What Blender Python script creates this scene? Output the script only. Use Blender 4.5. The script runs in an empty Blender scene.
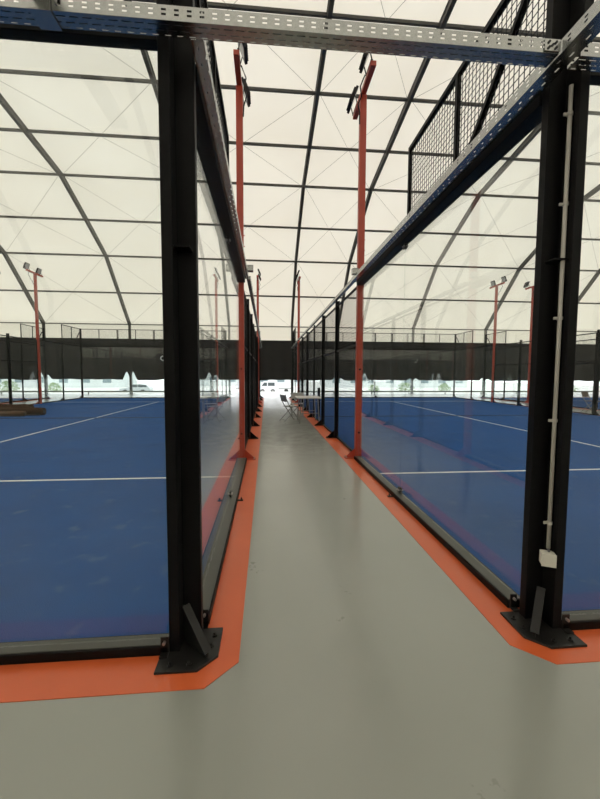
import bpy, bmesh, math, random
from mathutils import Vector, Matrix
random.seed(7)
PI = math.pi
scene = bpy.context.scene
COL = scene.collection

# ------------------------------------------------------------------ materials
def mat(name, col, rough=.5, metal=0., bump=0., bscale=40., var=0., vscale=4., spec=.5, coat=0.):
    m = bpy.data.materials.new(name); m.use_nodes = True
    nt = m.node_tree; b = nt.nodes['Principled BSDF']
    b.inputs['Base Color'].default_value = (*col, 1); b.inputs['Roughness'].default_value = rough
    b.inputs['Metallic'].default_value = metal; b.inputs['Specular IOR Level'].default_value = spec
    if coat: b.inputs['Coat Weight'].default_value = coat; b.inputs['Coat Roughness'].default_value = .08
    tc = nt.nodes.new('ShaderNodeTexCoord')
    n = nt.nodes.new('ShaderNodeTexNoise'); n.inputs['Scale'].default_value = vscale; n.inputs['Detail'].default_value = 5
    nt.links.new(tc.outputs['Object'], n.inputs['Vector'])
    mx = nt.nodes.new('ShaderNodeMix'); mx.data_type = 'RGBA'
    v = max(var, .02)
    mx.inputs['A'].default_value = (*[c*(1-v) for c in col], 1); mx.inputs['B'].default_value = (*[min(1, c*(1+v)) for c in col], 1)
    nt.links.new(n.outputs['Fac'], mx.inputs['Factor']); nt.links.new(mx.outputs['Result'], b.inputs['Base Color'])
    if bump:
        n2 = nt.nodes.new('ShaderNodeTexNoise'); n2.inputs['Scale'].default_value = bscale; n2.inputs['Detail'].default_value = 4
        nt.links.new(tc.outputs['Object'], n2.inputs['Vector'])
        bp = nt.nodes.new('ShaderNodeBump'); bp.inputs['Strength'].default_value = bump; bp.inputs['Distance'].default_value = .01
        nt.links.new(n2.outputs['Fac'], bp.inputs['Height']); nt.links.new(bp.outputs['Normal'], b.inputs['Normal'])
    return m

M = {}
M['black'] = mat('black_powder_coat', (.006, .006, .0065), .5, var=.2, vscale=12, spec=.12)
M['blackrough'] = mat('black_worn_steel', (.012, .0115, .011), .42, var=.5, vscale=25, spec=.35)
M['sill'] = mat('grey_olive_sill', (.050, .050, .040), .4, var=.25, vscale=9)
M['mesh'] = mat('black_mesh_wire', (.008, .008, .008), .5, spec=.3)
M['red'] = mat('red_oxide_paint', (.40, .052, .026), .42, var=.12, vscale=9)
M['orange'] = mat('orange_floor_paint', (.60, .112, .032), .34, var=.10, vscale=3, bump=.03, bscale=60)
M['galv'] = mat('galvanised_steel', (.40, .41, .40), .27, metal=1., var=.2, vscale=60)
M['arch'] = mat('dark_aluminium', (.055, .052, .044), .5, var=.15, vscale=2)
M['archedge'] = mat('dark_keder_profile', (.05, .047, .04), .5)
M['cable'] = mat('steel_cable', (.16, .15, .13), .5)
M['pvc'] = mat('grey_pvc_pipe', (.50, .48, .43), .45, var=.08)
M['pvcbox'] = mat('cream_pvc_box', (.66, .64, .56), .45)
M['bolt'] = mat('zinc_bolt', (.42, .40, .38), .35, metal=.8)
M['white'] = mat('white_line_paint', (.80, .82, .84), .55, var=.05)
M['net'] = mat('black_net_strip', (.012, .014, .02), .7)
M['tarp'] = mat('black_tarpaulin', (.012, .012, .011), .75, var=.3, vscale=1.2)
M['brown'] = mat('brown_roll_backing', (.055, .032, .018), .95, var=.3, vscale=8, spec=.05)
M['brownend'] = mat('dark_roll_core', (.03, .022, .018), .8)
M['tabletop'] = mat('white_plastic_top', (.62, .62, .60), .4)
M['greymetal'] = mat('grey_tube_steel', (.30, .30, .29), .4, metal=.5)
M['seatgrey'] = mat('grey_chair_plastic', (.10, .10, .10), .5)
M['seatbrown'] = mat('brown_chair_fabric', (.13, .10, .08), .7)
M['carwhite'] = mat('white_vehicle_paint', (.62, .64, .65), .3, coat=.5)
M['cargrey'] = mat('pale_grey_vehicle_paint', (.42, .45, .46), .3, coat=.5)
M['carglass'] = mat('dark_vehicle_glass', (.06, .075, .08), .1)
M['tyre'] = mat('tyre_rubber', (.04, .04, .04), .8)
M['concrete'] = mat('pale_concrete', (.62, .63, .60), .85, var=.12, vscale=1)
M['bld'] = mat('pale_building_render', (.60, .64, .64), .8, var=.08, vscale=.3)
M['bldwin'] = mat('building_window_glass', (.20, .26, .28), .2)
M['leaf'] = mat('green_leaves', (.20, .30, .11), .6, var=.4, vscale=3)
M['rail'] = mat('pale_green_grey_rail', (.28, .31, .28), .5)
M['flood'] = mat('floodlight_housing', (.02, .02, .021), .5, spec=.2)
M['floodglass'] = mat('floodlight_glass', (.36, .37, .38), .15)
M['sign'] = mat('black_sign_face', (.010, .010, .010), .4)

def floor_mat():
    m = bpy.data.materials.new('grey_epoxy_floor'); m.use_nodes = True
    nt = m.node_tree; L = nt.links; b = nt.nodes['Principled BSDF']
    tc = nt.nodes.new('ShaderNodeTexCoord')
    n = nt.nodes.new('ShaderNodeTexNoise'); n.inputs['Scale'].default_value = .5; n.inputs['Detail'].default_value = 5; n.inputs['Roughness'].default_value = .5
    n2 = nt.nodes.new('ShaderNodeTexNoise'); n2.inputs['Scale'].default_value = 3.2; n2.inputs['Detail'].default_value = 9; n2.inputs['Roughness'].default_value = .7
    for q in (n, n2): L.new(tc.outputs['Object'], q.inputs['Vector'])
    r = nt.nodes.new('ShaderNodeValToRGB')
    r.color_ramp.elements[0].position = .25; r.color_ramp.elements[0].color = (.256, .266, .236, 1)
    r.color_ramp.elements[1].position = .75; r.color_ramp.elements[1].color = (.306, .316, .284, 1)
    L.new(n.outputs['Fac'], r.inputs['Fac'])
    # the middle of the corridor is trodden and dusty from about seven metres on
    sp = nt.nodes.new('ShaderNodeSeparateXYZ'); L.new(tc.outputs['Object'], sp.inputs[0])
    mk = nt.nodes.new('ShaderNodeMapRange'); mk.inputs['From Min'].default_value = 5.8; mk.inputs['From Max'].default_value = 8.0; L.new(sp.outputs['Y'], mk.inputs['Value'])
    r2 = nt.nodes.new('ShaderNodeValToRGB')
    r2.color_ramp.elements[0].position = .44; r2.color_ramp.elements[0].color = (1, 1, 1, 1)
    r2.color_ramp.elements[1].position = .56; r2.color_ramp.elements[1].color = (.58, .58, .54, 1)
    L.new(n2.outputs['Fac'], r2.inputs['Fac'])
    mu = nt.nodes.new('ShaderNodeMix'); mu.data_type = 'RGBA'; mu.blend_type = 'MULTIPLY'
    L.new(mk.outputs['Result'], mu.inputs['Factor'])
    L.new(r.outputs['Color'], mu.inputs['A']); L.new(r2.outputs['Color'], mu.inputs['B'])
    L.new(mu.outputs['Result'], b.inputs['Base Color'])
    b.inputs['Coat Weight'].default_value = .55; b.inputs['Coat Roughness'].default_value = .10; b.inputs['Coat IOR'].default_value = 1.5
    rr = nt.nodes.new('ShaderNodeMapRange'); rr.inputs['To Min'].default_value = .22; rr.inputs['To Max'].default_value = .38
    L.new(n2.outputs['Fac'], rr.inputs['Value']); L.new(rr.outputs['Result'], b.inputs['Roughness'])
    cr = nt.nodes.new('ShaderNodeMapRange'); cr.inputs['From Min'].default_value = .42; cr.inputs['From Max'].default_value = .58; cr.inputs['To Min'].default_value = .08; cr.inputs['To Max'].default_value = .26
    L.new(n2.outputs['Fac'], cr.inputs['Value']); L.new(cr.outputs['Result'], b.inputs['Coat Roughness'])
    b.inputs['Specular IOR Level'].default_value = .5
    n3 = nt.nodes.new('ShaderNodeTexNoise'); n3.inputs['Scale'].default_value = 5; L.new(tc.outputs['Object'], n3.inputs['Vector'])
    bp = nt.nodes.new('ShaderNodeBump'); bp.inputs['Strength'].default_value = .05; bp.inputs['Distance'].default_value = .01
    L.new(n3.outputs['Fac'], bp.inputs['Height']); L.new(bp.outputs['Normal'], b.inputs['Normal'])
    return m
M['floor'] = floor_mat()

def turf_mat():
    m = bpy.data.materials.new('blue_turf'); m.use_nodes = True
    nt = m.node_tree; L = nt.links; b = nt.nodes['Principled BSDF']
    tc = nt.nodes.new('ShaderNodeTexCoord')
    n = nt.nodes.new('ShaderNodeTexNoise'); n.inputs['Scale'].default_value = 1.1; n.inputs['Detail'].default_value = 9; n.inputs['Roughness'].default_value = .6
    n2 = nt.nodes.new('ShaderNodeTexNoise'); n2.inputs['Scale'].default_value = 160; n2.inputs['Detail'].default_value = 2
    n3 = nt.nodes.new('ShaderNodeTexNoise'); n3.inputs['Scale'].default_value = 5; n3.inputs['Detail'].default_value = 8
    for q in (n, n2, n3): L.new(tc.outputs['Object'], q.inputs['Vector'])
    r = nt.nodes.new('ShaderNodeValToRGB')
    r.color_ramp.elements[0].position = .3; r.color_ramp.elements[0].color = (.007, .064, .232, 1)
    r.color_ramp.elements[1].position = .7; r.color_ramp.elements[1].color = (.010, .085, .302, 1)
    L.new(n.outputs['Fac'], r.inputs['Fac'])
    d = nt.nodes.new('ShaderNodeValToRGB')                      # sand dust lying on the pile
    d.color_ramp.elements[0].position = .60; d.color_ramp.elements[0].color = (0, 0, 0, 1)
    d.color_ramp.elements[1].position = .80; d.color_ramp.elements[1].color = (.35, .35, .35, 1)
    L.new(n3.outputs['Fac'], d.inputs['Fac'])
    mx = nt.nodes.new('ShaderNodeMix'); mx.data_type = 'RGBA'; mx.inputs['B'].default_value = (.20, .25, .30, 1)
    L.new(d.outputs['Color'], mx.inputs['Factor']); L.new(r.outputs['Color'], mx.inputs['A'])
    L.new(mx.outputs['Result'], b.inputs['Base Color'])
    b.inputs['Roughness'].default_value = .85; b.inputs['Specular IOR Level'].default_value = .15
    bp = nt.nodes.new('ShaderNodeBump'); bp.inputs['Strength'].default_value = .5; bp.inputs['Distance'].default_value = .01
    L.new(n2.outputs['Fac'], bp.inputs['Height']); L.new(bp.outputs['Normal'], b.inputs['Normal'])
    return m
M['turf'] = turf_mat()

def membrane_mat():
    m = bpy.data.materials.new('white_pvc_membrane'); m.use_nodes = True
    nt = m.node_tree; L = nt.links; nt.nodes.remove(nt.nodes['Principled BSDF'])
    out = [x for x in nt.nodes if x.type == 'OUTPUT_MATERIAL'][0]
    d = nt.nodes.new('ShaderNodeBsdfDiffuse'); t = nt.nodes.new('ShaderNodeBsdfTranslucent')
    tc = nt.nodes.new('ShaderNodeTexCoord')
    n = nt.nodes.new('ShaderNodeTexNoise'); n.inputs['Scale'].default_value = .35; n.inputs['Detail'].default_value = 3
    L.new(tc.outputs['Object'], n.inputs['Vector'])
    r = nt.nodes.new('ShaderNodeValToRGB')
    r.color_ramp.elements[0].position = .3; r.color_ramp.elements[0].color = (.895, .855, .775, 1)
    r.color_ramp.elements[1].position = .7; r.color_ramp.elements[1].color = (.93, .895, .82, 1)
    L.new(n.outputs['Fac'], r.inputs['Fac']); L.new(r.outputs['Color'], t.inputs['Color'])
    d.inputs['Color'].default_value = (.82, .80, .76, 1)
    mx = nt.nodes.new('ShaderNodeMixShader'); mx.inputs[0].default_value = .58
    L.new(d.outputs[0], mx.inputs[1]); L.new(t.outputs[0], mx.inputs[2]); L.new(mx.outputs[0], out.inputs['Surface'])
    return m
M['membrane'] = membrane_mat()

def glass_mat():
    m = bpy.data.materials.new('clear_tempered_glass'); m.use_nodes = True
    nt = m.node_tree; L = nt.links; nt.nodes.remove(nt.nodes['Principled BSDF'])
    out = [x for x in nt.nodes if x.type == 'OUTPUT_MATERIAL'][0]
    t = nt.nodes.new('ShaderNodeBsdfTransparent'); t.inputs['Color'].default_value = (.955, .975, .965, 1)
    g = nt.nodes.new('ShaderNodeBsdfGlossy'); g.inputs['Roughness'].default_value = .0; g.inputs['Color'].default_value = (1, 1, 1, 1)
    fr = nt.nodes.new('ShaderNodeFresnel'); fr.inputs['IOR'].default_value = 1.5
    geo = nt.nodes.new('ShaderNodeNewGeometry')
    # one Fresnel value for both faces of the thin pane (same angle either way)
    lw = nt.nodes.new('ShaderNodeVectorMath'); lw.operation = 'DOT_PRODUCT'
    L.new(geo.outputs['Incoming'], lw.inputs[0]); L.new(geo.outputs['Normal'], lw.inputs[1])
    ab = nt.nodes.new('ShaderNodeMath'); ab.operation = 'ABSOLUTE'; L.new(lw.outputs['Value'], ab.inputs[0])
    om = nt.nodes.new('ShaderNodeMath'); om.operation = 'SUBTRACT'; om.inputs[0].default_value = 1; L.new(ab.outputs[0], om.inputs[1])
    pw = nt.nodes.new('ShaderNodeMath'); pw.operation = 'POWER'; pw.inputs[1].default_value = 5; L.new(om.outputs[0], pw.inputs[0])
    ma = nt.nodes.new('ShaderNodeMath'); ma.operation = 'MULTIPLY_ADD'; ma.inputs[1].default_value = .95; ma.inputs[2].default_value = .034
    L.new(pw.outputs[0], ma.inputs[0])
    nt.nodes.remove(fr)
    mx = nt.nodes.new('ShaderNodeMixShader'); L.new(ma.outputs[0], mx.inputs[0])
    L.new(t.outputs[0], mx.inputs[1]); L.new(g.outputs[0], mx.inputs[2])
    # thin film of dust on the pane
    df = nt.nodes.new('ShaderNodeBsdfDiffuse'); df.inputs['Color'].default_value = (.75, .76, .74, 1)
    tc = nt.nodes.new('ShaderNodeTexCoord'); n = nt.nodes.new('ShaderNodeTexNoise'); n.inputs['Scale'].default_value = 2.2; n.inputs['Detail'].default_value = 7
    L.new(tc.outputs['Object'], n.inputs['Vector'])
    rr = nt.nodes.new('ShaderNodeMapRange'); rr.inputs['From Min'].default_value = .35; rr.inputs['From Max'].default_value = .8
    rr.inputs['To Min'].default_value = .003; rr.inputs['To Max'].default_value = .03; L.new(n.outputs['Fac'], rr.inputs['Value'])
    m2 = nt.nodes.new('ShaderNodeMixShader'); L.new(rr.outputs['Result'], m2.inputs[0])
    L.new(mx.outputs[0], m2.inputs[1]); L.new(df.outputs[0], m2.inputs[2]); L.new(m2.outputs[0], out.inputs['Surface'])
    return m
M['glass'] = glass_mat()
M['glassedge'] = mat('green_glass_edge', (.05, .09, .08), .2)

# ------------------------------------------------------------------ mesh builder
class MB:
    def __init__(s): s.v = []; s.f = []
    def add(s, vs, fs):
        o = len(s.v); s.v += [tuple(v) for v in vs]; s.f += [tuple(i+o for i in f) for f in fs]; return s
    def box(s, x0, x1, y0, y1, z0, z1):
        if x0 > x1: x0, x1 = x1, x0
        if y0 > y1: y0, y1 = y1, y0
        if z0 > z1: z0, z1 = z1, z0
        return s.add([(x0,y0,z0),(x1,y0,z0),(x1,y1,z0),(x0,y1,z0),(x0,y0,z1),(x1,y0,z1),(x1,y1,z1),(x0,y1,z1)],
              [(0,3,2,1),(4,5,6,7),(0,1,5,4),(1,2,6,5),(2,3,7,6),(3,0,4,7)])
    def bar(s, a, b, w, h, up=(0,0,1)):
        a, b = Vector(a), Vector(b); d = (b-a).normalized(); u = Vector(up)
        if abs(d.dot(u)) > .99: u = Vector((0,1,0))
        r = d.cross(u).normalized(); u = r.cross(d).normalized()
        vs = [p + r*w/2*i + u*h/2*j for p in (a, b) for i, j in ((-1,-1),(1,-1),(1,1),(-1,1))]
        return s.add(vs, [(0,3,2,1),(4,5,6,7),(0,1,5,4),(1,2,6,5),(2,3,7,6),(3,0,4,7)])
    def tube(s, pts, r, n=8, caps=True):
        pts = [Vector(p) for p in pts]; rings = []
        up = Vector((0,0,1))
        for i, p in enumerate(pts):
            d = (pts[min(i+1, len(pts)-1)] - pts[max(i-1, 0)]).normalized()
            u = up if abs(d.dot(up)) < .95 else Vector((0,1,0))
            a = d.cross(u).normalized(); b = a.cross(d).normalized()
            rr = r[i] if isinstance(r, (list, tuple)) else r
            rings.append([p + a*math.cos(2*PI*k/n)*rr + b*math.sin(2*PI*k/n)*rr for k in range(n)])
        vs = [v for g in rings for v in g]; fs = []
        for i in range(len(pts)-1):
            for k in range(n): fs.append((i*n+k, i*n+(k+1)%n, (i+1)*n+(k+1)%n, (i+1)*n+k))
        if caps: fs += [tuple(range(n))[::-1], tuple(range((len(pts)-1)*n, len(pts)*n))]
        return s.add(vs, fs)
    def prism(s, poly, z0, z1):
        n = len(poly)
        return s.add([(x,y,z0) for x,y in poly]+[(x,y,z1) for x,y in poly],
              [tuple(range(n))[::-1], tuple(range(n, 2*n))]+[(i, (i+1)%n, n+(i+1)%n, n+i) for i in range(n)])
    def prism_y(s, poly, y0, y1):            # poly in x,z
        n = len(poly)
        return s.add([(x,y0,z) for x,z in poly]+[(x,y1,z) for x,z in poly],
              [tuple(range(n)), tuple(range(n, 2*n))[::-1]]+[(i, n+i, n+(i+1)%n, (i+1)%n) for i in range(n)])
    def prism_x(s, poly, x0, x1):            # poly in y,z
        n = len(poly)
        return s.add([(x0,y,z) for y,z in poly]+[(x1,y,z) for y,z in poly],
              [tuple(range(n)), tuple(range(n, 2*n))[::-1]]+[(i, n+i, n+(i+1)%n, (i+1)%n) for i in range(n)])
    def mesh(s, name):
        me = bpy.data.meshes.new(name); me.from_pydata(s.v, [], s.f)
        bm = bmesh.new(); bm.from_mesh(me); bmesh.ops.recalc_face_normals(bm, faces=bm.faces); bm.to_mesh(me); bm.free()
        return me
    def build(s, name, m, parent=None, bevel=0., smooth=False, loc=None, rz=0., solid=0.):
        me = s.mesh(name); me.materials.append(m)
        if smooth:
            for p in me.polygons: p.use_smooth = True
        o = bpy.data.objects.new(name, me); COL.objects.link(o)
        if parent: o.parent = parent
        if loc is not None: o.location = loc
        o.rotation_euler.z = rz
        if solid:
            q = o.modifiers.new('s', 'SOLIDIFY'); q.thickness = solid; q.offset = 0
        if bevel:
            q = o.modifiers.new('b', 'BEVEL'); q.width = bevel; q.segments = 2; q.limit_method = 'ANGLE'
        return o

def tag(o, label=None, cat=None, group=None, kind=None):
    if label: o['label'] = label
    if cat: o['category'] = cat
    if group: o['group'] = group
    if kind: o['kind'] = kind
    return o
def thing(name, loc=(0,0,0), rz=0., label=None, cat=None, group=None):
    o = bpy.data.objects.new(name, None); COL.objects.link(o); o.location = loc; o.rotation_euler.z = rz
    o.empty_display_size = .1
    return tag(o, label, cat, group)
def dup(root, loc, rz, label, group=None):
    r = root.copy(); COL.objects.link(r); r.location = loc; r.rotation_euler.z = rz; r['label'] = label
    if group: r['group'] = group
    for ch in list(root.children):
        c = ch.copy(); COL.objects.link(c); c.parent = r
        for g in list(ch.children):
            d = g.copy(); COL.objects.link(d); d.parent = c
    return r
def structure(o): o['kind'] = 'structure'; return o
def mir(x): return 1.13 - x            # the corridor is symmetric about x = 0.565

ORD = ['first', 'second', 'third', 'fourth', 'fifth', 'sixth', 'seventh', 'eighth', 'ninth']

# ------------------------------------------------------------------ floor, painted bands, turf
structure(MB().box(-27, 34, -16, 26.9, -.12, 0).build('floor', M['floor']))
Y0, Y1 = 1.90, 22.25
def court(xa, xb, side):
    # xa < xb : outer faces of the court frame
    a, b, c, d, k = xa-.185, xb+.185, Y0-.275, Y1+.24, .145
    poly = [(a+k,c),(b-k,c),(b,c+k),(b,d-k),(b-k,d),(a+k,d),(a,d-k),(a,c+k)]
    structure(MB().prism(poly, .0, .003).build('trim_'+side[0], M['orange']))
    structure(MB().box(xa+.10, xb-.10, Y0+.02, Y1-.08, .003, .012).build('court_turf', M['turf']))
    cx = (xa+xb)/2
    m = MB(); z0, z1 = .0122, .0145
    m.box(xa+.12, xb-.12, 5.085, 5.135, z0, z1); m.box(xa+.12, xb-.12, 19.1, 19.15, z0, z1); m.box(cx-.025, cx+.025, 4.95, 19.3, z0, z1)
    structure(m.build('court_lines', M['white']))
    tag(MB().box(xa+.12, xb-.12, 12.22, 12.265, .0150, .024).build('net_anchor_strip', M['net']),
        'thin black strip across the middle of the %s court where the net goes' % side[1], 'strip')
XR, XL = 1.455, -.325
WC = 10.15
courts = {'right': (XR, XR+WC), 'left': (XL-WC, XL), 'fr': (XR+WC+1.78, XR+2*WC+1.78), 'fl': (XL-2*WC-1.78, XL-WC-1.78)}
court(*courts['left'], ('1', 'left')); court(*courts['right'], ('2', 'right'))
court(*courts['fr'], ('3', 'farthest right')); court(*courts['fl'], ('4', 'farthest left'))

# ------------------------------------------------------------------ component prototypes
def wire_panel(w, h, pitch=.05, t=.0032, t2=None):
    """wire grid standing in the local YZ plane, y 0..w, z 0..h"""
    m = MB(); n = int(round(w/pitch)); k = int(round(h/pitch)); r = t/2
    F = [(0,1,5,4),(1,2,6,5),(2,3,7,6),(3,0,4,7)]
    for i in range(1, n):
        y = w*i/n
        m.add([(x,yy,z) for z in (0,h) for x,yy in ((-r-.002,y-r),(r-.002,y-r),(r-.002,y+r),(-r-.002,y+r))], F)
    for j in range(1, k):
        z = h*j/k
        m.add([(x,y,zz) for y in (0,w) for x,zz in ((-r+.002,z-r),(r+.002,z-r),(r+.002,z+r),(-r+.002,z+r))], F)
    return m
_cache = {}
def mesh_panel(loc, w, h, label, group, rz=0., mid=None, top_only=False, brace=0, fr=.032, rail=None, t=.0032):
    """framed mesh panel: children frame, wire_mesh (and brace)"""
    key = (round(w,3), round(h,3), mid, brace, rail, t)
    if key in _cache: return dup(_cache[key], loc, rz, label, group)
    r = thing('mesh_panel', loc, rz, label, 'mesh panel', group)
    f = MB(); q = fr/2
    f.box(-q, q, 0, w, 0, fr); f.box(-q, q, 0, w, h-fr, h); f.box(-q, q, 0, fr, fr, h-fr); f.box(-q, q, w-fr, w, fr, h-fr)
    if rail: f.box(-q, q, fr, w-fr, rail-.018, rail+.018)
    f.build('frame', M['black'], r)
    if mid:
        for y in mid: MB().box(-q, q, y-q, y+q, fr, h-fr).build('upright', M['black'], r)
    wire_panel(w-.03, h-.03, t=t).build('wire_mesh', M['mesh'], r).location = (0, .015, .015)
    if brace == 2: MB().bar((0,1.08,.03), (0,.06,.93), .034, .04, up=(1,0,0)).build('brace', M['black'], r)
    elif brace:
        MB().bar(*( ((-.0,.66,.03),(-.0,.10,.66)) if brace > 0 else ((0,w-.66,.03),(0,w-.10,.66)) ), .03, .035, up=(1,0,0)).build('brace', M['black'], r)
    _cache[key] = r
    return r
def glass_panel(loc, w, h, label, group, rz=0.):
    key = ('g', round(w,3), round(h,3))
    if key in _cache: return dup(_cache[key], loc, rz, label, group)
    o = MB().box(-.005, .005, 0, w, 0, h).build('glass_panel', M['glass'])
    o.location = loc; o.rotation_euler.z = rz; tag(o, label, 'glass panel', group)
    class W: pass
    _cache[key] = o
    return o

def foot(parent, out, wide, m, reach=.18, hz=.17):
    """base plate with a triangular gusset pointing to local -x*out"""
    s = out
    p = MB().box(-.065*s if s>0 else .065, s*(.05+reach), -wide/2, wide/2, .0, .012)
    bp = p.build('base_plate', m, parent, bevel=.002)
    MB().prism_y([(s*.05,.012),(s*(.05+reach-.02),.012),(s*(.05+reach-.02),.022),(s*.05,hz)], -.005, .005).build('gusset', m, parent)
    for yy in (-wide/2+.02, wide/2-.02):
        MB().tube([(s*(.05+reach-.025),yy,.012),(s*(.05+reach-.025),yy,.035)], .009, 6).build('bolt', M['bolt'] if m is M['red'] else M['blackrough'], parent)

def fence_post(loc, out, label, group, h=3.0, slim=False, name='fence_post'):
    key = ('p', out, h, slim)
    if key in _cache: return dup(_cache[key], loc, 0, label, group)
    r = thing(name, loc, 0, label, 'post', group)
    w = .025 if slim else .045
    MB().box(-w, w, -.03, .03, .012, h).build('column', M['black'], r, bevel=.003)
    MB().box(-w-.004, w+.004, -.034, .034, h, h+.008).build('cap', M['black'], r)
    foot(r, out, .11, M['black'])
    _cache[key] = r
    return r

def light_pole(loc, out, label, group):
    """out = +1/-1 : side of the corridor it faces; floodlights point the other way (over the court)"""
    key = ('lp', out)
    if key in _cache: return dup(_cache[key], loc, 0, label, group)
    r = thing('light_pole', loc, 0, label, 'light pole', group)
    MB().box(-.052, .052, -.045, .045, .012, 5.86).build('column', M['red'], r, bevel=.004)
    foot(r, out, .14, M['red'])
    MB().box(-.04, .04, -.60, .56, 5.86, 5.93).build('crossarm', M['red'], r, bevel=.004)
    for z in (1.50, .44):
        MB().tube([(0,-.045,z),(0,-.065,z)], .018, 8).build('knob', M['black'], r)
    for z in (3.45, 3.62):
        MB().tube([(.05,0,z),(.07,0,z)], .008, 6).build('step_bolt', M['red'], r)
    for yy in (-.46, .42):
        # flood lamp: bracket + body + lens, tilted over the court
        a = -out                                            # direction of the court in x
        br = MB()
        for q in (-.15, .15): br.bar((out*.03, yy+q, 5.93), (out*.075, yy+q, 6.09), .006, .03, up=(0,1,0))
        br.box(out*.03-.015, out*.03+.015, yy-.153, yy+.153, 5.93, 5.936)
        fl = MB(); c = Vector((out*.075, yy, 6.09)); nrm = Vector((a*.93, 0, -.37)).normalized(); up = Vector((a*.37, 0, .93)).normalized()
        def pan(mb, t0, t1, hw, hh):
            vs = [c + nrm*t + up*j*hh + Vector((0,1,0))*i*hw for t in (t0,t1) for i,j in ((-1,-1),(1,-1),(1,1),(-1,1))]
            mb.add(vs, [(0,3,2,1),(4,5,6,7),(0,1,5,4),(1,2,6,5),(2,3,7,6),(3,0,4,7)])
        pan(fl, -.02, .02, .145, .14)
        for q in range(7):
            cc = c - nrm*.033 + Vector((0, -.12+.04*q, 0))
            vs = [cc + nrm*t + up*j*.12 + Vector((0,1,0))*i*.003 for t in (-.012,.013) for i,j in ((-1,-1),(1,-1),(1,1),(-1,1))]
            fl.add(vs, [(0,3,2,1),(4,5,6,7),(0,1,5,4),(1,2,6,5),(2,3,7,6),(3,0,4,7)])
        b = fl.build('floodlight', M['flood'], r)
        br.build('bracket', M['flood'], b)
        le = MB(); pan(le, .02, .024, .125, .12); le.build('lens', M['floodglass'], b)
    # slack power cable looping from the lamp bracket to the pole
    MB().tube([(out*.05,-.30,5.95),(out*.12,-.30,5.78),(out*.085,-.24,5.68),(out*.12,-.16,5.62),(out*.075,-.10,5.54),(out*.06,-.04,5.40)], .010, 6).build('cable', M['flood'], r)
    _cache[key] = r
    return r

# ------------------------------------------------------------------ perforated cable tray
def perforated(mb, length, h, origin, ua, va, rows, pitch):
    """sheet of quads along ua (length) and va (height) with rectangular holes.
    rows: list of (v0, v1, hole_len, phase)"""
    o, ua, va = Vector(origin), Vector(ua), Vector(va)
    n = int(length/pitch)
    def quad(u0,u1,v0,v1):
        if u1-u0 < 1e-6 or v1-v0 < 1e-6: return
        mb.add([o+ua*u0+va*v0, o+ua*u1+va*v0, o+ua*u1+va*v1, o+ua*u0+va*v1], [(0,1,2,3)])
    v = 0
    for (v0, v1, hl, ph) in rows:
        quad(0, length, v, v0)
        u = 0
        for i in range(n):
            c = (i+.5+ph)*pitch
            if c+hl/2 > length: break
            quad(u, c-hl/2, v0, v1); u = c+hl/2
        quad(u, length, v0, v1)
        v = v1
    quad(0, length, v, h)
PITCH = .0535
def cable_tray(start, length, axis, w, h, label, group=None, name='cable_tray', fine=1.0):
    """U-shaped tray, open on top. axis 'x' or 'y'; start = lowest-x/lowest-y inner corner at bottom"""
    x, y, z = start; p = PITCH*fine
    r = thing(name, (x, y, z), 0, label, 'cable tray', group)
    U, V = ((1,0,0),(0,1,0)) if axis == 'x' else ((0,1,0),(1,0,0))
    side_rows = [(.019,.028,.020,0),(.038,.047,.020,0)]
    bot_rows = [(.018,.0225,.036,0),(.046,.0505,.036,.5),(w-.010,w-.005,.026,0)] if axis == 'x' else [(.022,.029,.018,0),(.050,.058,.026,.5)]
    a = MB(); perforated(a, length, h, (0,0,0), U, (0,0,1), side_rows, p); a.build('side_rail', M['galv'], r, solid=.0015)
    b = MB(); perforated(b, length, h, tuple(Vector(V)*w), U, (0,0,1), side_rows, p); b.build('side_rail', M['galv'], r, solid=.0015)
    c = MB(); perforated(c, length, w, (0,0,0), U, V, bot_rows, p); c.build('bottom', M['galv'], r, solid=.0015)
    return r

TZ = 2.915; TW = .080; TH = .061
TYa = 1.740
cable_tray((-2.6, TYa, TZ), 2.6+1.363, 'x', TW, TH, 'galvanised perforated cable tray crossing overhead from the left edge to the right corner post')
cable_tray((1.472, TYa, TZ), 2.0, 'x', TW, TH, 'short run of perforated cable tray continuing right of the right corner post')
cable_tray((1.372, -.9, TZ), 7.0, 'y', TW+.004, TH, 'perforated cable tray running along the top of the right glass side wall', fine=1.7)
cable_tray((-.338, TYa+TW+.004, TZ), 4.25, 'y', .055, TH, 'perforated cable tray running along the top of the left glass side wall', fine=1.7)
for k, (yy, w) in enumerate(((.0205, 'nearer'), (.0485, 'farther'))):  # black tubes added to stop roof light showing through the tray slots
    tag(MB().tube([(-2.59, TYa+yy, TZ+.0125), (-1.2, TYa+yy+.001, TZ+.0125), (0, TYa+yy-.001, TZ+.0125), (1.35, TYa+yy, TZ+.0125)], .0105, 8).build('slot_dark_tube', M['black'], smooth=True),
        'added black tube inside the crossing overhead tray, %s of two, darkening its slots' % w, 'cable')
# beyond the orange poles: narrower closed trunking on the same line
for s, x in (('right', 1.415), ('left', mir(1.415))):
    r = thing('cable_trunking', (x, 6.13, TZ+.005), 0, 'light grey cable trunking along the top of the %s mesh fence beyond the orange pole' % s, 'cable trunking')
    MB().box(-.03, .03, 0, 15.9, 0, .05).build('trunking', M['galv'], r, bevel=.003)
    MB().box(-.032, .032, 0, 15.9, .05, .055).build('lid', M['galv'], r)
    j = thing('junction_box', (x-(.04 if s == 'right' else -.04), 5.86, TZ+.085), 0, 'small grey cable box at the end of the %s overhead tray' % s, 'junction box')
    MB().box(-.045, .045, -.05, .05, -.03, .05).build('body', M['galv'], j, bevel=.008)
    MB().box(-.047, .047, -.052, .052, .05, .058).build('lid', M['greymetal'], j)
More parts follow.
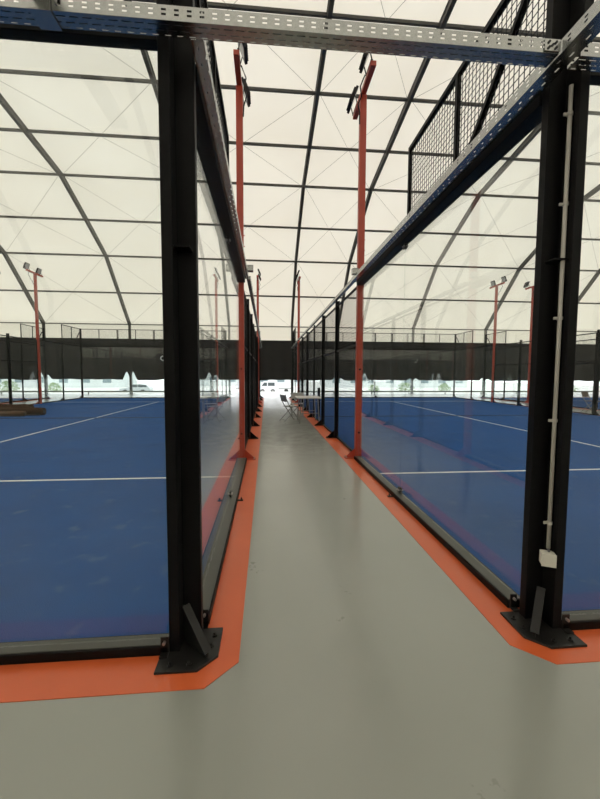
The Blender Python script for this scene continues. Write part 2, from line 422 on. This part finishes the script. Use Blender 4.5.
# splice plate where the two runs meet
r = thing('splice_plate', (1.362, TYa-.004, TZ), 0, 'small folded splice plate joining the trays at the right corner post', 'splice plate')
MB().box(-.075, .004, -.003, 0, .004, TH-.004).build('plate', M['galv'], r, bevel=.001)
for u, v in ((-.055,.018),(-.055,.042),(-.02,.018),(-.02,.042),(-.037,.03)):
    MB().tube([(u,-.003,v),(u,-.009,v)], .006, 6).build('bolt', M['blackrough'], r)
# strut crossing over the tray, upper left
r = thing('support_strut', (-.93, 1.20, 0), 0, 'grey steel strut crossing over the overhead cable tray at upper left', 'strut')
m = MB(); m.box(-.045, .045, 0, .72, TZ+TH+.004, TZ+TH+.008); m.box(-.045, -.041, 0, .72, TZ+TH+.008, TZ+TH+.045); m.box(.041, .045, 0, .72, TZ+TH+.008, TZ+TH+.045)
m.build('channel', M['galv'], r)
m = MB(); m.box(-.045, .045, TYa-1.20-.010, TYa-1.20-.006, TZ-.004, TZ+TH+.004); m.box(-.045, .045, TYa-1.20-.010, TYa-1.20+TW+.006, TZ-.008, TZ-.004)
m.build('saddle', M['galv'], r, bevel=.001)
MB().tube([(.075,.54,TZ+.03),(.085,.55,TZ+.12),(.07,.56,TZ+.30),(.05,.56,TZ+.7)], .007, 6).build('cable', M['black'], r)

# ------------------------------------------------------------------ near corner posts
PCX, PCY = 1.48, 1.85            # outer corner of the right post
def corner_post(loc, sx, label):
    """two legs meeting at a corner with a notch facing the corridor; sx mirrors it"""
    r = thing('corner_post', loc, 0, label, 'corner post')
    S, n = .145, .093
    F = lambda P: [(x*sx, y) for x, y in P]
    MB().prism(F([(n,0),(S,0),(S,S),(0,S),(0,n),(n,n)]), .014, 4.0).build('column', M['black'], r, bevel=.003)
    MB().prism(F([(.02,.02),(n,.02),(n,n),(.02,n)]), 2.02, 2.028).build('stiffener', M['black'], r)
    x0, x1, y0, y1, k = -.103, .185, -.13, .168, .088
    MB().prism(F([(x0,y0+k),(x0+k,y0),(x1,y0),(x1,y1),(x0,y1)]), 0, .014).build('base_plate', M['blackrough'], r, bevel=.003)
    g = MB(); A = Vector((sx*(n-.002), n-.002, 0)); D = Vector((-sx, -1, 0)).normalized(); P = Vector((-D.y, D.x, 0))
    pr = [(0,.014),(0,.20),(.02,.20),(.205,.045),(.205,.014)]
    vs = [A + D*u + P*t + Vector((0,0,z)) for t in (-.005,.005) for u, z in pr]
    g.add(vs, [(0,1,2,3,4),(9,8,7,6,5)] + [(i,(i+1)%5,5+(i+1)%5,5+i) for i in range(5)])
    g.bar(A+D*.018+Vector((0,0,.208)), A+D*.207+Vector((0,0,.040)), .042, .008)
    g.build('gusset', M['blackrough'], r, bevel=.001)
    for (x, y) in ((-.065,.10),(-.06,.02),(.03,-.09),(.12,-.09)):
        b = MB().tube([(x*sx,y,.014),(x*sx,y,.022)], .014, 6).build('anchor_bolt', M['blackrough'], r)
        MB().tube([(x*sx,y,.022),(x*sx,y,.034)], .006, 6).build('stud', M['blackrough'], b)
    return r
corner_post((1.133-PCX, PCY, 0), -1, 'thick black steel corner post of the left court on a bolted plate')
corner_post((PCX, PCY, 0), 1, 'thick black corner post of the right court with pale conduit down its face')
# slim angle iron clipped to each corner post near the floor
for sx, s in ((-1, 'left'), (1, 'right')):
    ox = PCX if sx > 0 else 1.133-PCX
    for (dx, dy, nm) in ((sx*.165, -.022, 'front base rail'), (sx*.0, .182, 'side base rail')):
        q = thing('corner_bracket', (ox+dx, PCY+dy, .014), 0, 'small black bolted bracket beside the %s corner post, by the %s' % (s, nm), 'bracket')
        m = MB(); m.box(-.02,.02,-.02,.02,0,.006); m.box(-.02,.02,.014,.02,.006,.085)
        m.build('angle', M['blackrough'], q)
        MB().tube([(0,.014,.06),(0,-.004,.06)], .008, 6).build('bolt', M['bolt'], q)

# conduit + socket box on the right corner post
r = thing('cable_conduit', (1.560, 1.893, 0), 0, 'pale grey plastic cable conduit clipped to the right corner post', 'conduit')
MB().tube([(0,0,.455),(0,0,2.90)], .0105, 12).build('pipe', M['pvc'], r, smooth=True)
for z in (.60, 1.17, 1.72, 2.31, 2.76):
    c = MB(); c.tube([(0,0,z-.008),(0,0,z+.008)], .0145, 12); c.box(-.030,.013,.002,.010,z-.007,z+.007)
    c.build('clip', M['pvc'], r)
r = thing('junction_box', (1.542, 1.873, .375), -.45, 'cream plastic junction box at the bottom of the conduit on the right corner post', 'junction box')
MB().box(-.034,.034,-.03,.028,0,.068).build('body', M['pvcbox'], r, bevel=.004)
MB().box(-.035,.035,-.034,-.030,-.001,.069).build('lid', M['pvcbox'], r, bevel=.001)
MB().tube([(.006,0,.068),(.004,.012,.082)], .006, 8).build('cable_gland', M['seatgrey'], r)

# ------------------------------------------------------------------ court frames
GX = .095            # glass plane offset inside the outer frame face
def base_rail(x0,x1,y0,y1,label):
    r = thing('base_rail', ((x0+x1)/2, (y0+y1)/2, 0), 0, label, 'base rail')
    hx, hy = (x1-x0)/2, (y1-y0)/2
    m = MB()
    m.box(-hx,hx,-hy,hy,.003,.049)
    m.build('rail', M['black'], r, bevel=.003)
    MB().box(-hx+.012,hx-.012,-hy+.012,hy-.012,.049,.053).build('sill', M['sill'], r)
    return r
def top_beam(x0,x1,y0,y1,label,z0=2.895,z1=2.955):
    return tag(MB().box(-(x1-x0)/2,(x1-x0)/2,-(y1-y0)/2,(y1-y0)/2,0,z1-z0).build('top_beam', M['black'], loc=((x0+x1)/2,(y0+y1)/2,z0), bevel=.003), label, 'beam')

def glass_wall(name_label, parts_axis, pos, panes, beam, z_beam, clamps=()):
    """a run of framed glass: parts glass_pane, top_beam, clamp"""
    r = thing('glass_partition', pos, 0, name_label, 'glass partition')
    for (a, b) in panes:
        m = MB()
        if parts_axis == 'y': m.box(-.005, .005, a, b, .055, z_beam[0]+.012)
        else: m.box(a, b, -.005, .005, .055, z_beam[0]+.012)
        m.build('glass_pane', M['glass'], r)
    x0, x1, y0, y1 = beam
    MB().box(x0, x1, y0, y1, z_beam[0], z_beam[1]).build('top_beam', M['black'], r, bevel=.003)
    for (y, z) in clamps:
        c = MB(); c.box(-.014, -.006, y-.035, y+.035, z, z+.06); c.box(.006, .014, y-.035, y+.035, z, z+.06)
        c = c.build('clamp', M['blackrough'], r, bevel=.002)
        for q in (-.02, .02): MB().tube([(-.03,y+q,z+.03),(.03,y+q,z+.03)], .007, 6).build('bolt', M['bolt'], c)
    return r

def side_wall(xf, out, cname, where, near=True):
    """xf: outer face x of the frame; out = +1/-1 direction away from the court"""
    s = -out                                   # towards court interior
    xc = xf + s*.09                            # post centre line
    xg = xf + s*.085
    G = "the %s court's %s" % (cname, where)
    yy = [8.19, 10.19, 12.19, 14.19, 16.19, 20.19]
    light_pole((xc, 6.19, 0), out, 'tall orange-red light pole with floodlights, nearer one on %s' % G, 'orange light poles')
    light_pole((xc, 18.19, 0), out, 'tall orange-red light pole with floodlights, farther one on %s' % G, 'orange light poles')
    for i, y in enumerate(yy):
        fence_post((xc, y, 0), out, 'black fence post, %s past the nearer light pole, on %s' % (ORD[i], G), 'fence posts', slim=(y == 12.19 or y == 20.19))
    fence_post((xc, 22.16, 0), out, 'tall black corner post at the far end of %s' % G, 'far corner posts', h=3.9)
    ys = [6.24, 8.19, 10.19, 12.19, 14.19, 16.19, 18.14]
    for i in range(6):
        a, b = ys[i]+.045, ys[i+1]-.045
        mesh_panel((xc, a, .018), b-a, 2.90, 'wire mesh panel, %s past nearer light pole, on %s' % (ORD[i], G), 'wire mesh fence panels', rail=1.90, t=.0026)
    lo, hi = min(xf-xg+s*.02, xf-xg+s*.11), max(xf-xg+s*.02, xf-xg+s*.11)
    glass_wall('framed glass wall past the farther light pole on %s' % G, 'y', (xg, 0, 0), [(18.25, 20.15), (20.235, 22.10)], (lo, hi, 18.25, 22.1), (2.895, 2.955))
    base_rail(min(xf, xf+s*.11), max(xf, xf+s*.11), 18.30, 22.05, 'black base rail past the farther light pole on %s' % G)
    mesh_panel((xc, 20.22, 3.01), 1.90, .89, 'raised black mesh panel above the far glass on %s' % G, 'raised mesh panels', mid=(.96,), brace=-1)
    if near:
        lo, hi = min(xf-xg+s*.015, xf-xg+s*.125), max(xf-xg+s*.015, xf-xg+s*.125)
        glass_wall('large framed glass wall beside the corridor, near end of the %s court' % cname, 'y', (xg, 0, 0), [(2.002, 4.145), (4.153, 6.135)], (lo, hi, 2.0, 6.14), (2.87, 2.95), clamps=((4.149,.053),(4.149,2.81)))
        base_rail(min(xf, xf+s*.11), max(xf, xf+s*.11), 2.062, 6.10, 'black base rail with grey sill under the near glass on %s' % G)
        mesh_panel((xc+s*.03 if cname == 'right' else -.408, 2.02, 2.955), 2.15, .945, 'raised black mesh panel above the near glass on %s' % G, 'raised mesh panels', mid=(1.10,), brace=2, fr=.036, t=.0042)
        c = thing('anchor_lug', (xf+out*.03, 4.149, .003), 0, "small black anchor lug on the %s court's orange band by the glass joint" % cname, 'lug')
        MB().box(-.03,.03,-.02,.02,0,.008).build('plate', M['blackrough'], c)
        MB().tube([(out*.01,0,.008),(out*.01,0,.035)], .008, 6).build('bolt', M['blackrough'], c)
side_wall(XR, -1, 'right', 'corridor side')
side_wall(XL, 1, 'left', 'corridor side')
side_wall(XR+WC, 1, 'right', 'outer side', near=False)
side_wall(XL-WC, -1, 'left', 'outer side', near=False)
side_wall(courts['fr'][0], -1, 'farthest right', 'inner side', near=False)
side_wall(courts['fl'][1], 1, 'farthest left', 'inner side', near=False)

def end_wall_far(xa, xb, cname):
    y = 22.16; n = 5; w = (xb-xa-.2)/n
    base_rail(xa+.15, xb-.15, y-.03, y+.07, "black base rail along the %s court's far end" % cname)
    glass_wall("long framed glass wall across the %s court's far end" % cname, 'x', (0, y+.02, 0),
        [(max(xa+.145, xa+.1+w*i+.004), min(xb-.145, xa+.1+w*(i+1)-.004)) for i in range(n)], (xa+.15, xb-.15, -.05, .02), (2.895, 2.955))
    for i in range(n):
        x = xa+.1+w*i
        mesh_panel((x+w-.010, y, 3.0), w-.02, .9, "raised mesh panel over the %s court's far end, %s from its left" % (cname, ORD[i]), 'far end mesh panels', rz=PI/2, mid=(w/2,))
    x = (xa+xb)/2
    fence_post((x, y+.12, 0), 1, "tall black post at the middle of the %s court's far end" % cname, 'far end posts', h=3.9)
end_wall_far(*courts['left'], 'left'); end_wall_far(*courts['right'], 'right')

# near end walls (what the frame shows of them, and a little more)
for s, xa, xb in (('left', -4.6, -.497), ('right', 1.630, 4.6)):
    base_rail(xa if s == 'right' else xa, xb, 1.842, 1.945, 'black base rail with grey sill along the near end of the %s court' % s)
    mdl = -2.5 if s == 'left' else 3.63
    glass_wall('framed glass wall across the near end of the %s court' % s, 'x', (0, 1.90, 0), [(xa+.004, mdl-.004), (mdl+.004, xb-.001)], (xa, xb, -.032, .030), (2.935, 2.997))

# net posts
for s, x in (('right', XR+.26), ('left', XL-.26)):
    r = thing('net_post', (x, 12.24, .012), 0, 'short black net post beside the corridor fence of the %s court' % s, 'net post')
    MB().box(-.04,.04,-.04,.04,0,.95).build('column', M['black'], r, bevel=.003); MB().box(-.08,.08,-.08,.08,0,.01).build('base_plate', M['black'], r)
    MB().box(-.043,.043,-.043,.043,.95,.96).build('cap', M['black'], r)

# ------------------------------------------------------------------ tent
half = [(26.73,4.75),(24.97,6.50),(23.20,8.24),(20.90,9.36),(18.56,10.42),(16.10,10.81),(13.67,11.21),(11.20,11.56),(8.70,11.91),(6.60,12.15)]
full = half + [(13.2-y, z) for y, z in half[-2::-1]]
def offset(pts, d):
    out = []
    for i, (y, z) in enumerate(pts):
        a = pts[max(i-1,0)]; b = pts[min(i+1,len(pts)-1)]
        t = Vector((b[0]-a[0], b[1]-a[1])).normalized(); n = Vector((-t.y, t.x))
        if n.y < 0: n = -n
        out.append((y+n.x*d, z+n.y*d))
    return out
memb = offset(full, .13)
ye, yw = memb[0][0], memb[-1][0]
# roof skin
m = MB(); xs = (-27, 34)
P = [(ye, 3.72)] + memb + [(yw, 3.72)]
for i in range(len(P)-1):
    m.add([(xs[0],*P[i]),(xs[1],*P[i]),(xs[1],*P[i+1]),(xs[0],*P[i+1])], [(0,1,2,3)])
structure(m.build('ceiling', M['membrane'], solid=.003))
for nm, x in (('wall_left', xs[0]), ('wall_right', xs[1])):
    G = [(ye, 0)] + memb + [(yw, 0)]
    me = MB().add([(x, y, z) for y, z in G], [tuple(range(len(G)))])
    structure(me.build(nm, M['membrane'], solid=.003))
structure(MB().box(-27, 34, yw-.01, yw, 0, 3.72).build('wall_back', M['tarp']))  # unseen; shut down to the floor to keep outdoor glare off the glass
# arches
AX = [-14.86, -9.31, -3.76, 1.79, 5.10, 10.65, 16.20, 21.75]
AN = ['leftmost', 'second from left', 'third from left', 'fourth from left', 'fifth from left', 'sixth from left', 'seventh from left', 'rightmost']
inn = offset(full, 0)
def arch_mesh():
    d = .11; t = .065
    o_ = [(26.84, 0)] + offset(full, d) + [(13.2-26.84, 0)]
    i_ = [(26.62, 0)] + offset(full, -d) + [(13.2-26.62, 0)]
    m = MB(); n = len(o_)
    vs = []
    for (a, b) in zip(o_, i_):
        vs += [(-t,*a),(t,*a),(t,*b),(-t,*b)]
    fs = []
    for k in range(n-1):
        for q in range(4): fs.append((4*k+q, 4*k+(q+1)%4, 4*(k+1)+(q+1)%4, 4*(k+1)+q))
    fs += [(0,3,2,1), (4*n-4,4*n-3,4*n-2,4*n-1)]
    return m.add(vs, fs)
a0 = None
def keder(side):
    o_ = offset(full, .0); d = .05
    vs = []; m = MB(); x = side*.075
    U = offset(full, .09); Lw = offset(full, .05); n = len(U)
    for (a, b) in zip(U, Lw): vs += [(x-.012,*a),(x+.012,*a),(x+.012,*b),(x-.012,*b)]
    fs = []
    for k in range(n-1):
        for q in range(4): fs.append((4*k+q, 4*k+(q+1)%4, 4*(k+1)+(q+1)%4, 4*(k+1)+q))
    fs += [(0,3,2,1), (4*n-4,4*n-3,4*n-2,4*n-1)]
    return m.add(vs, fs)
for i, x in enumerate(AX):
    lab = 'curved dark roof arch, %s of the roof arches in view' % AN[i]
    if a0 is None:
        a0 = thing('roof_arch', (x, 0, 0), 0, lab, 'roof arch', 'curved roof arches')
        arch_mesh().build('arch_beam', M['arch'], a0)
        for s in (-1, 1): keder(s).build('edge_profile', M['archedge'], a0)
        for yy in (26.73, 13.2-26.73): MB().box(-.15,.15,yy-.2,yy+.2,0,.02).build('foot_plate', M['arch'], a0)
    else: dup(a0, (x, 0, 0), 0, lab)
# purlins
for i, (y, z) in enumerate(half[:9]):
    nn = ['lowest, just above the black tarpaulin at the eaves'] + ['%s up from the eaves' % ORD[k] for k in range(1, 9)]
    lab = 'dark horizontal roof purlin, ' + nn[i]
    r = thing('roof_purlin', (3.5, y, z), 0, lab, 'roof purlin', 'horizontal roof purlins')
    MB().box(-29.5, 29.5, -.04, .04, -.045 if i else -.03, .045 if i else .03).build('tube', M['arch'], r)
# crossing brace cables between arches (eaves to ridge, every second purlin)
knots = [half[0], half[2], half[4], half[6], half[8]]
TN = ['lowest tier', 'second tier', 'third tier', 'top tier']
xs_all = AX
for b in range(len(xs_all)-1):
    for k in range(4):
        (ya, za), (yb, zb) = knots[k], knots[k+1]
        xa, xb = xs_all[b]+.07, xs_all[b+1]-.07
        midy, midz = half[2*k+1]
        for d, (p, q) in enumerate((((xa,ya,za),(xb,yb,zb)), ((xa,yb,zb),(xb,ya,za)))):
            o = MB().tube([p, ((xa+xb)/2, midy, midz-.02-.02*d), q], .0055, 5).build('brace_cable', M['cable'])
            tag(o, 'thin brace cable rising %s between roof arches %s and %s from left, %s' % ('right' if d == 0 else 'left', ORD[b], ORD[b+1], TN[k]), 'cable', 'roof brace cables')
# black tarpaulin hung along the far wall, its hem pulled up at the arch legs
m = MB(); top = 3.78; xs_ = []; N = 610
def hem(x):
    h = .99 + .02*math.sin(x*1.7) + .015*math.sin(x*5.1)
    if x < -2: h += .01 + .03*math.sin(x*.9)
    for k, a in enumerate(AX):
        if abs(a-.0-x) < .5 and k not in (3,):
            h += max(0, (.62 if x < 2 else .2)*(1-abs(abs(a-x)-.22)/.26)) * (1 if (k % 2) or x < a else .6)
    return h
fv = []
for i in range(N+1):
    x = -27 + 61*i/N
    y = 26.60 + .025*math.sin(x*2.3) + .012*math.sin(x*7.7)
    fv += [(x, y+.02, top), (x, y, 2.4), (x, y-.01, hem(x))]
ff = []
for i in range(N):
    for j in range(2): ff.append((3*i+j, 3*i+3+j, 3*i+4+j, 3*i+1+j))
tag(m.add(fv, ff).build('tarpaulin', M['tarp'], solid=.004), 'long black tarpaulin hung across the far wall with a ragged lower hem', 'tarpaulin')
# low rail along the open foot of the far wall, both sides of the corridor gateway
for s, xa, xb in (('left', -26, -.45), ('right', 1.95, 33)):
    r = thing('low_rail', ((xa+xb)/2, 26.55, 0), 0, 'low pale rail along the open foot of the far wall, %s of the corridor' % s, 'rail')
    L_ = (xb-xa)/2
    MB().box(-L_, L_, -.03, .03, .14, .24).build('rail', M['rail'], r)
    m = MB(); k = -L_+.1
    for k in range(int(2*L_/2.775)+1): MB().box(-L_+.05+k*2.775, -L_+.11+k*2.775, -.03, .03, 0, .14).build('stub_leg', M['rail'], r)

# ------------------------------------------------------------------ sign on the far glass of the left court
r = thing('hanging_sign', (-5.92, 22.03, 2.03), 0, 'small black square sign with a pale ring beside the left corner post', 'sign')
MB().box(-.36, .30, -.02, .02, 0, .52).build('panel', M['sign'], r, bevel=.01)
m = MB(); n = 20
for k in range(n):
    a, b = PI*.5+PI*1.2*k/n, PI*.5+PI*1.2*(k+1)/n
    m.add([(.05+math.cos(t)*q, yy, .26+math.sin(t)*q) for yy in (-.026,-.021) for t, q in ((a,.10),(b,.10),(b,.145),(a,.145))], [(0,1,2,3),(4,7,6,5),(0,4,5,1),(1,5,6,2),(2,6,7,3),(3,7,4,0)])
m.build('ring_mark', M['white'], r)
for x in (-.3, .24): MB().box(x-.006, x+.006, -.006, .006, .52, .88).build('hanger', M['black'], r)

# ------------------------------------------------------------------ folding table and chairs in the corridor
def folding_table(loc, rz, label):
    r = thing('folding_table', loc, rz, label, 'table')
    MB().box(-.36,.36,-.50,.50,.72,.75).build('tabletop', M['tabletop'], r, bevel=.01)
    for sy in (-1, 1):
        y = sy*.40
        for sx in (-1, 1):
            MB().tube([(sx*.28, y, 0),(sx*.24, y+0, .70)], .014, 8).build('leg', M['greymetal'], r)
        MB().tube([(-.262, y, .30),(.262, y, .30)], .010, 6).build('crossbar', M['greymetal'], r)
        MB().tube([(0, y, .30),(0, y-sy*.3, .70)], .008, 6).build('stay', M['greymetal'], r)
    return r
def folding_chair(loc, rz, label, mseat):
    r = thing('folding_chair', loc, rz, label, 'chair')
    # faces local -y ; crossing side frames
    for sx in (-.21, .21):
        MB().tube([(sx, -.24, 0), (sx, .10, .47), (sx, .20, .66), (sx, .24, .82)], .012, 8).build('back_frame', M['greymetal'], r)
        MB().tube([(sx*.88, .26, 0), (sx*.88, -.17, .44)], .012, 8).build('leg', M['greymetal'], r)
    MB().tube([(-.21,-.20,.05),(.21,-.20,.05)], .009, 6).build('stretcher', M['greymetal'], r)
    MB().tube([(-.185,.21,.05),(.185,.21,.05)], .009, 6).build('stretcher', M['greymetal'], r)
    MB().box(-.19,.19,-.21,.17,.44,.462).build('seat', mseat, r, bevel=.006)
    b = MB(); b.add([(-.20,.185,.60),(.20,.185,.60),(.20,.235,.80),(-.20,.235,.80),(-.20,.205,.595),(.20,.205,.595),(.20,.255,.795),(-.20,.255,.795)],
        [(0,1,2,3),(4,7,6,5),(0,4,5,1),(1,5,6,2),(2,6,7,3),(3,7,4,0)])
    b.build('backrest', mseat, r, bevel=.004)
    return r
folding_table((1.22, 11.0, 0), 0, 'white-topped folding table against the right mesh fence down the corridor')
folding_chair((.70, 11.25, 0), PI/2+.35, 'grey folding chair with crossed legs, left of the folding table', M['greymetal'])
folding_chair((1.00, 12.3, 0), PI-.15+PI, 'grey folding chair standing just beyond the folding table', M['greymetal'])
folding_chair((12.18, 13.05, 0), .35, 'brown-seated metal chair beside the outer fence of the right court', M['seatbrown'])

# ------------------------------------------------------------------ rolled turf on the left court
def roll(loc, rz, L_, rad, label, m_='brown'):
    r = thing('turf_roll', loc, rz, label, 'turf roll', 'rolled turf on the left court')
    ang = [2*PI*k/18 for k in range(18)]
    m = MB(); seg = 8
    pts = [(-L_*i/seg, .012*math.sin(i*1.3), rad+.01*math.sin(i*2.1)) for i in range(seg+1)]
    m.tube(pts, [rad*(1-.03*math.sin(i*1.7)**2) for i in range(seg+1)], 18)
    m.build('roll', M[m_], r, smooth=True)
    e = MB(); e.tube([(.001,0,rad),(.006,0,rad)], rad*.55, 14); e.build('core', M['brownend'], r)
    f = MB(); f.box(-L_+.05, -.05, -rad*1.35, -rad*.3, .001, .022); f.build('loose_edge', M['brownend'], r)
    return r
M['tan'] = mat('tan_roll_backing', (.12, .075, .048), .95, var=.35, vscale=7, spec=.05)
roll((-7.85, 12.86, .012), -.06, 2.3, .085, 'nearest and thinnest brown roll of turf, lying across the left court', 'tan')
roll((-7.45, 13.22, .012), -.06, 2.7, .125, 'second brown roll of turf, just behind the nearest one on the left court')
roll((-8.15, 13.72, .012), -.06, 2.0, .165, 'farthest brown roll of turf on the left court, partly hidden by the others')

# ------------------------------------------------------------------ outdoors beyond the far wall
g = MB(); gx0, gx1 = -90, 95
g.add([(gx0,26.9,-.02),(gx1,26.9,-.02),(gx1,31,-.03),(gx0,31,-.03),(gx1,42,-1.6),(gx0,42,-1.6),(gx1,160,-1.6),(gx0,160,-1.6)], [(0,1,2,3),(3,2,4,5),(5,4,6,7)])
structure(g.build('outdoor_ground', M['concrete']))
structure(MB().box(gx0, gx1, -60, -16, -.12, -.02).build('outdoor_ground', M['concrete']))
def vehicle(loc, rz, prof, win, label, cat, m, W=1.75, wheels=(.85, 3.35), name='car'):
    r = thing(name, loc, rz, label, cat)
    b = MB(); b.prism_y(prof, -W/2, W/2); b.build('body', m, r, bevel=.05)
    for q in win:
        w = MB()
        for s in (-1, 1): w.prism_y(q, s*W/2-.012, s*W/2+.012)
        w.build('side_window', M['carglass'], r)
    for x in wheels:
        for s in (-1, 1):
            t = MB().tube([(x, s*(W/2-.2), .33),(x, s*(W/2+.012), .33)], .33, 16).build('wheel', M['tyre'], r)
            MB().tube([(x, s*(W/2+.012), .33),(x, s*(W/2+.022), .33)], .19, 12).build('hubcap', M['greymetal'], t)
    for x, nm in ((prof[0][0], 'headlight'), (prof[1][0], 'tail_light')):
        MB().box(x-.02, x+.02, -W/2+.1, -W/2+.4, .62, .78).build(nm, M['floodglass'], r)
    return r
car_prof = [(0,.28),(4.3,.28),(4.35,.75),(4.2,1.0),(3.9,1.38),(3.0,1.46),(2.0,1.45),(1.25,.98),(.2,.80),(-.03,.55)]
car_win = [[(1.45,1.0),(2.05,1.38),(2.6,1.40),(2.6,1.0)],[(2.68,1.0),(2.68,1.40),(3.0,1.40),(3.8,1.33),(4.0,1.02)]]
vehicle((-21.6, 58, -1.6), 0, car_prof, car_win, 'pale grey car parked outside, seen low between the left far glass and corner post', 'car', M['cargrey'])
vehicle((-47.0, 58, -1.6), 0, car_prof, car_win, 'white car parked outside at the far left edge', 'car', M['carwhite'])
van_prof = [(0,.3),(2.75,.3),(2.75,1.75),(2.6,1.85),(.75,1.85),(.15,1.15),(-.05,1.0)]
van_win = [[(.45,1.15),(.85,1.68),(1.3,1.68),(1.3,1.15)],[(1.45,1.15),(1.45,1.68),(2.5,1.68),(2.5,1.15)]]
vehicle((-1.25, 60, -1.6), 0, van_prof, van_win, 'white van with dark side windows parked outside at the end of the corridor', 'van', M['carwhite'], W=1.8, wheels=(.6, 2.2), name='van')
r = thing('trailer', (1.95, 60, -1.6), 0, 'white box trailer parked outside beside the white van', 'trailer')
MB().box(0, 2.2, -.9, .9, .75, 1.45).build('box_body', M['carwhite'], r, bevel=.04)
MB().box(.05, 2.15, -.92, -.9, 1.35, 1.38).build('trim_strip', M['greymetal'], r)
MB().box(-.2, 2.1, -.05, .05, .6, .72).build('chassis', M['greymetal'], r)
for s in (-1, 1): MB().tube([(1.2, s*.75, .32),(1.2, s*.92, .32)], .32, 16).build('wheel', M['tyre'], r)
def building(loc, w, h, d, n, label):
    r = thing('building', loc, 0, label, 'building')
    MB().box(0, w, 0, d, 0, h).build('walls', M['bld'], r)
    MB().box(-.2, w+.2, -.2, d+.2, h, h+.3).build('roof_edge', M['greymetal'], r)
    for i in range(n):
        x = w*(i+.5)/n
        MB().box(x-.9, x+.9, -.04, 0, 1.0, 2.3).build('window', M['bldwin'], r)
    return r
building((-72, 84, -1.6), 40, 7, 12, 9, 'long pale low building outside beyond the left court')
building((14, 86, -1.6), 34, 6.5, 12, 8, 'pale low building outside beyond the right court')
building((-24, 96, -1.6), 34, 6, 10, 8, 'pale low building outside beyond the end of the corridor')
def shrub(loc, rr, h, label):
    r = thing('shrub', loc, 0, label, 'shrub', 'shrubs outside')
    m = MB()
    for k in range(420):
        a, t = random.random()*2*PI, random.random()
        q = rr*(.35+.65*random.random())*math.sin(PI*min(.95, .12+t*.85))**.6
        c = Vector((math.cos(a)*q, math.sin(a)*q, .25+t*(h-.25))); s = .09+.07*random.random()
        d = Vector((random.gauss(0,1), random.gauss(0,1), random.gauss(0,1))).normalized(); e = d.orthogonal().normalized(); f = d.cross(e)
        m.add([c-e*s, c-f*s*.45+d*.015, c+e*s, c+f*s*.45+d*.015], [(0,1,2,3)])
    m.build('foliage', M['leaf'], r)
    MB().tube([(0,0,0),(0,0,h*.6)], [.06,.03], 6).build('stem', M['brown'], r)
    return r
for x, y, rr, h, w in ((-33.5, 52, 1.2, 2.0, 'outside behind the left court, leftmost of them'), (-29.0, 54, 1.0, 1.7, 'outside the left court, second from left'),
                    (14.5, 50, 1.0, 1.6, 'outside behind the middle of the right court'), (19.0, 50, 1.3, 1.9, 'outside behind the right half of the right court'),
                    (26.5, 54, 1.0, 1.7, 'outside behind the far corner of the right court'), (44.5, 52, 1.4, 1.8, 'outside at the far right, past the right corner post')):
    shrub((x, y, -1.6), rr, h, 'small green shrub growing ' + w)

# ------------------------------------------------------------------ daylight
w = bpy.data.worlds.new('overcast'); scene.world = w; w.use_nodes = True
nt = w.node_tree; bg = nt.nodes['Background']
bg.inputs['Color'].default_value = (.97, .99, 1.0, 1); bg.inputs['Strength'].default_value = 2.25
sun = bpy.data.lights.new('sun', 'SUN'); sun.energy = .35; sun.angle = .6; sun.color = (1, .97, .9)
so = bpy.data.objects.new('sun', sun); COL.objects.link(so); so.rotation_euler = (math.radians(28), math.radians(14), 0)

# ------------------------------------------------------------------ camera
yaw, pitch, roll_ = .0889, -.0675, .0041
f = Vector((math.sin(yaw)*math.cos(pitch), math.cos(yaw)*math.cos(pitch), math.sin(pitch)))
rt = Vector((math.cos(yaw), -math.sin(yaw), 0)); up = rt.cross(f)
c, s = math.cos(roll_), math.sin(roll_)
R_, U_ = rt*c + up*s, -rt*s + up*c
mw = Matrix(((R_.x, U_.x, -f.x, 0), (R_.y, U_.y, -f.y, 0), (R_.z, U_.z, -f.z, 1.4161), (0,0,0,1)))
cam = bpy.data.cameras.new('camera'); cam.sensor_fit = 'HORIZONTAL'; cam.sensor_width = 36; cam.lens = 374.23/600*36; cam.clip_start = .02; cam.clip_end = 500
co = bpy.data.objects.new('camera', cam); COL.objects.link(co); co.matrix_world = mw; scene.camera = co
scene.view_settings.view_transform = 'Standard'; scene.view_settings.look = 'None'
scene.view_settings.gamma = 1; scene.view_settings.use_curve_mapping = False; scene.view_settings.exposure = .13
scene.cycles.max_bounces = 12; scene.cycles.transparent_max_bounces = 32; scene.cycles.diffuse_bounces = 5; scene.cycles.glossy_bounces = 6
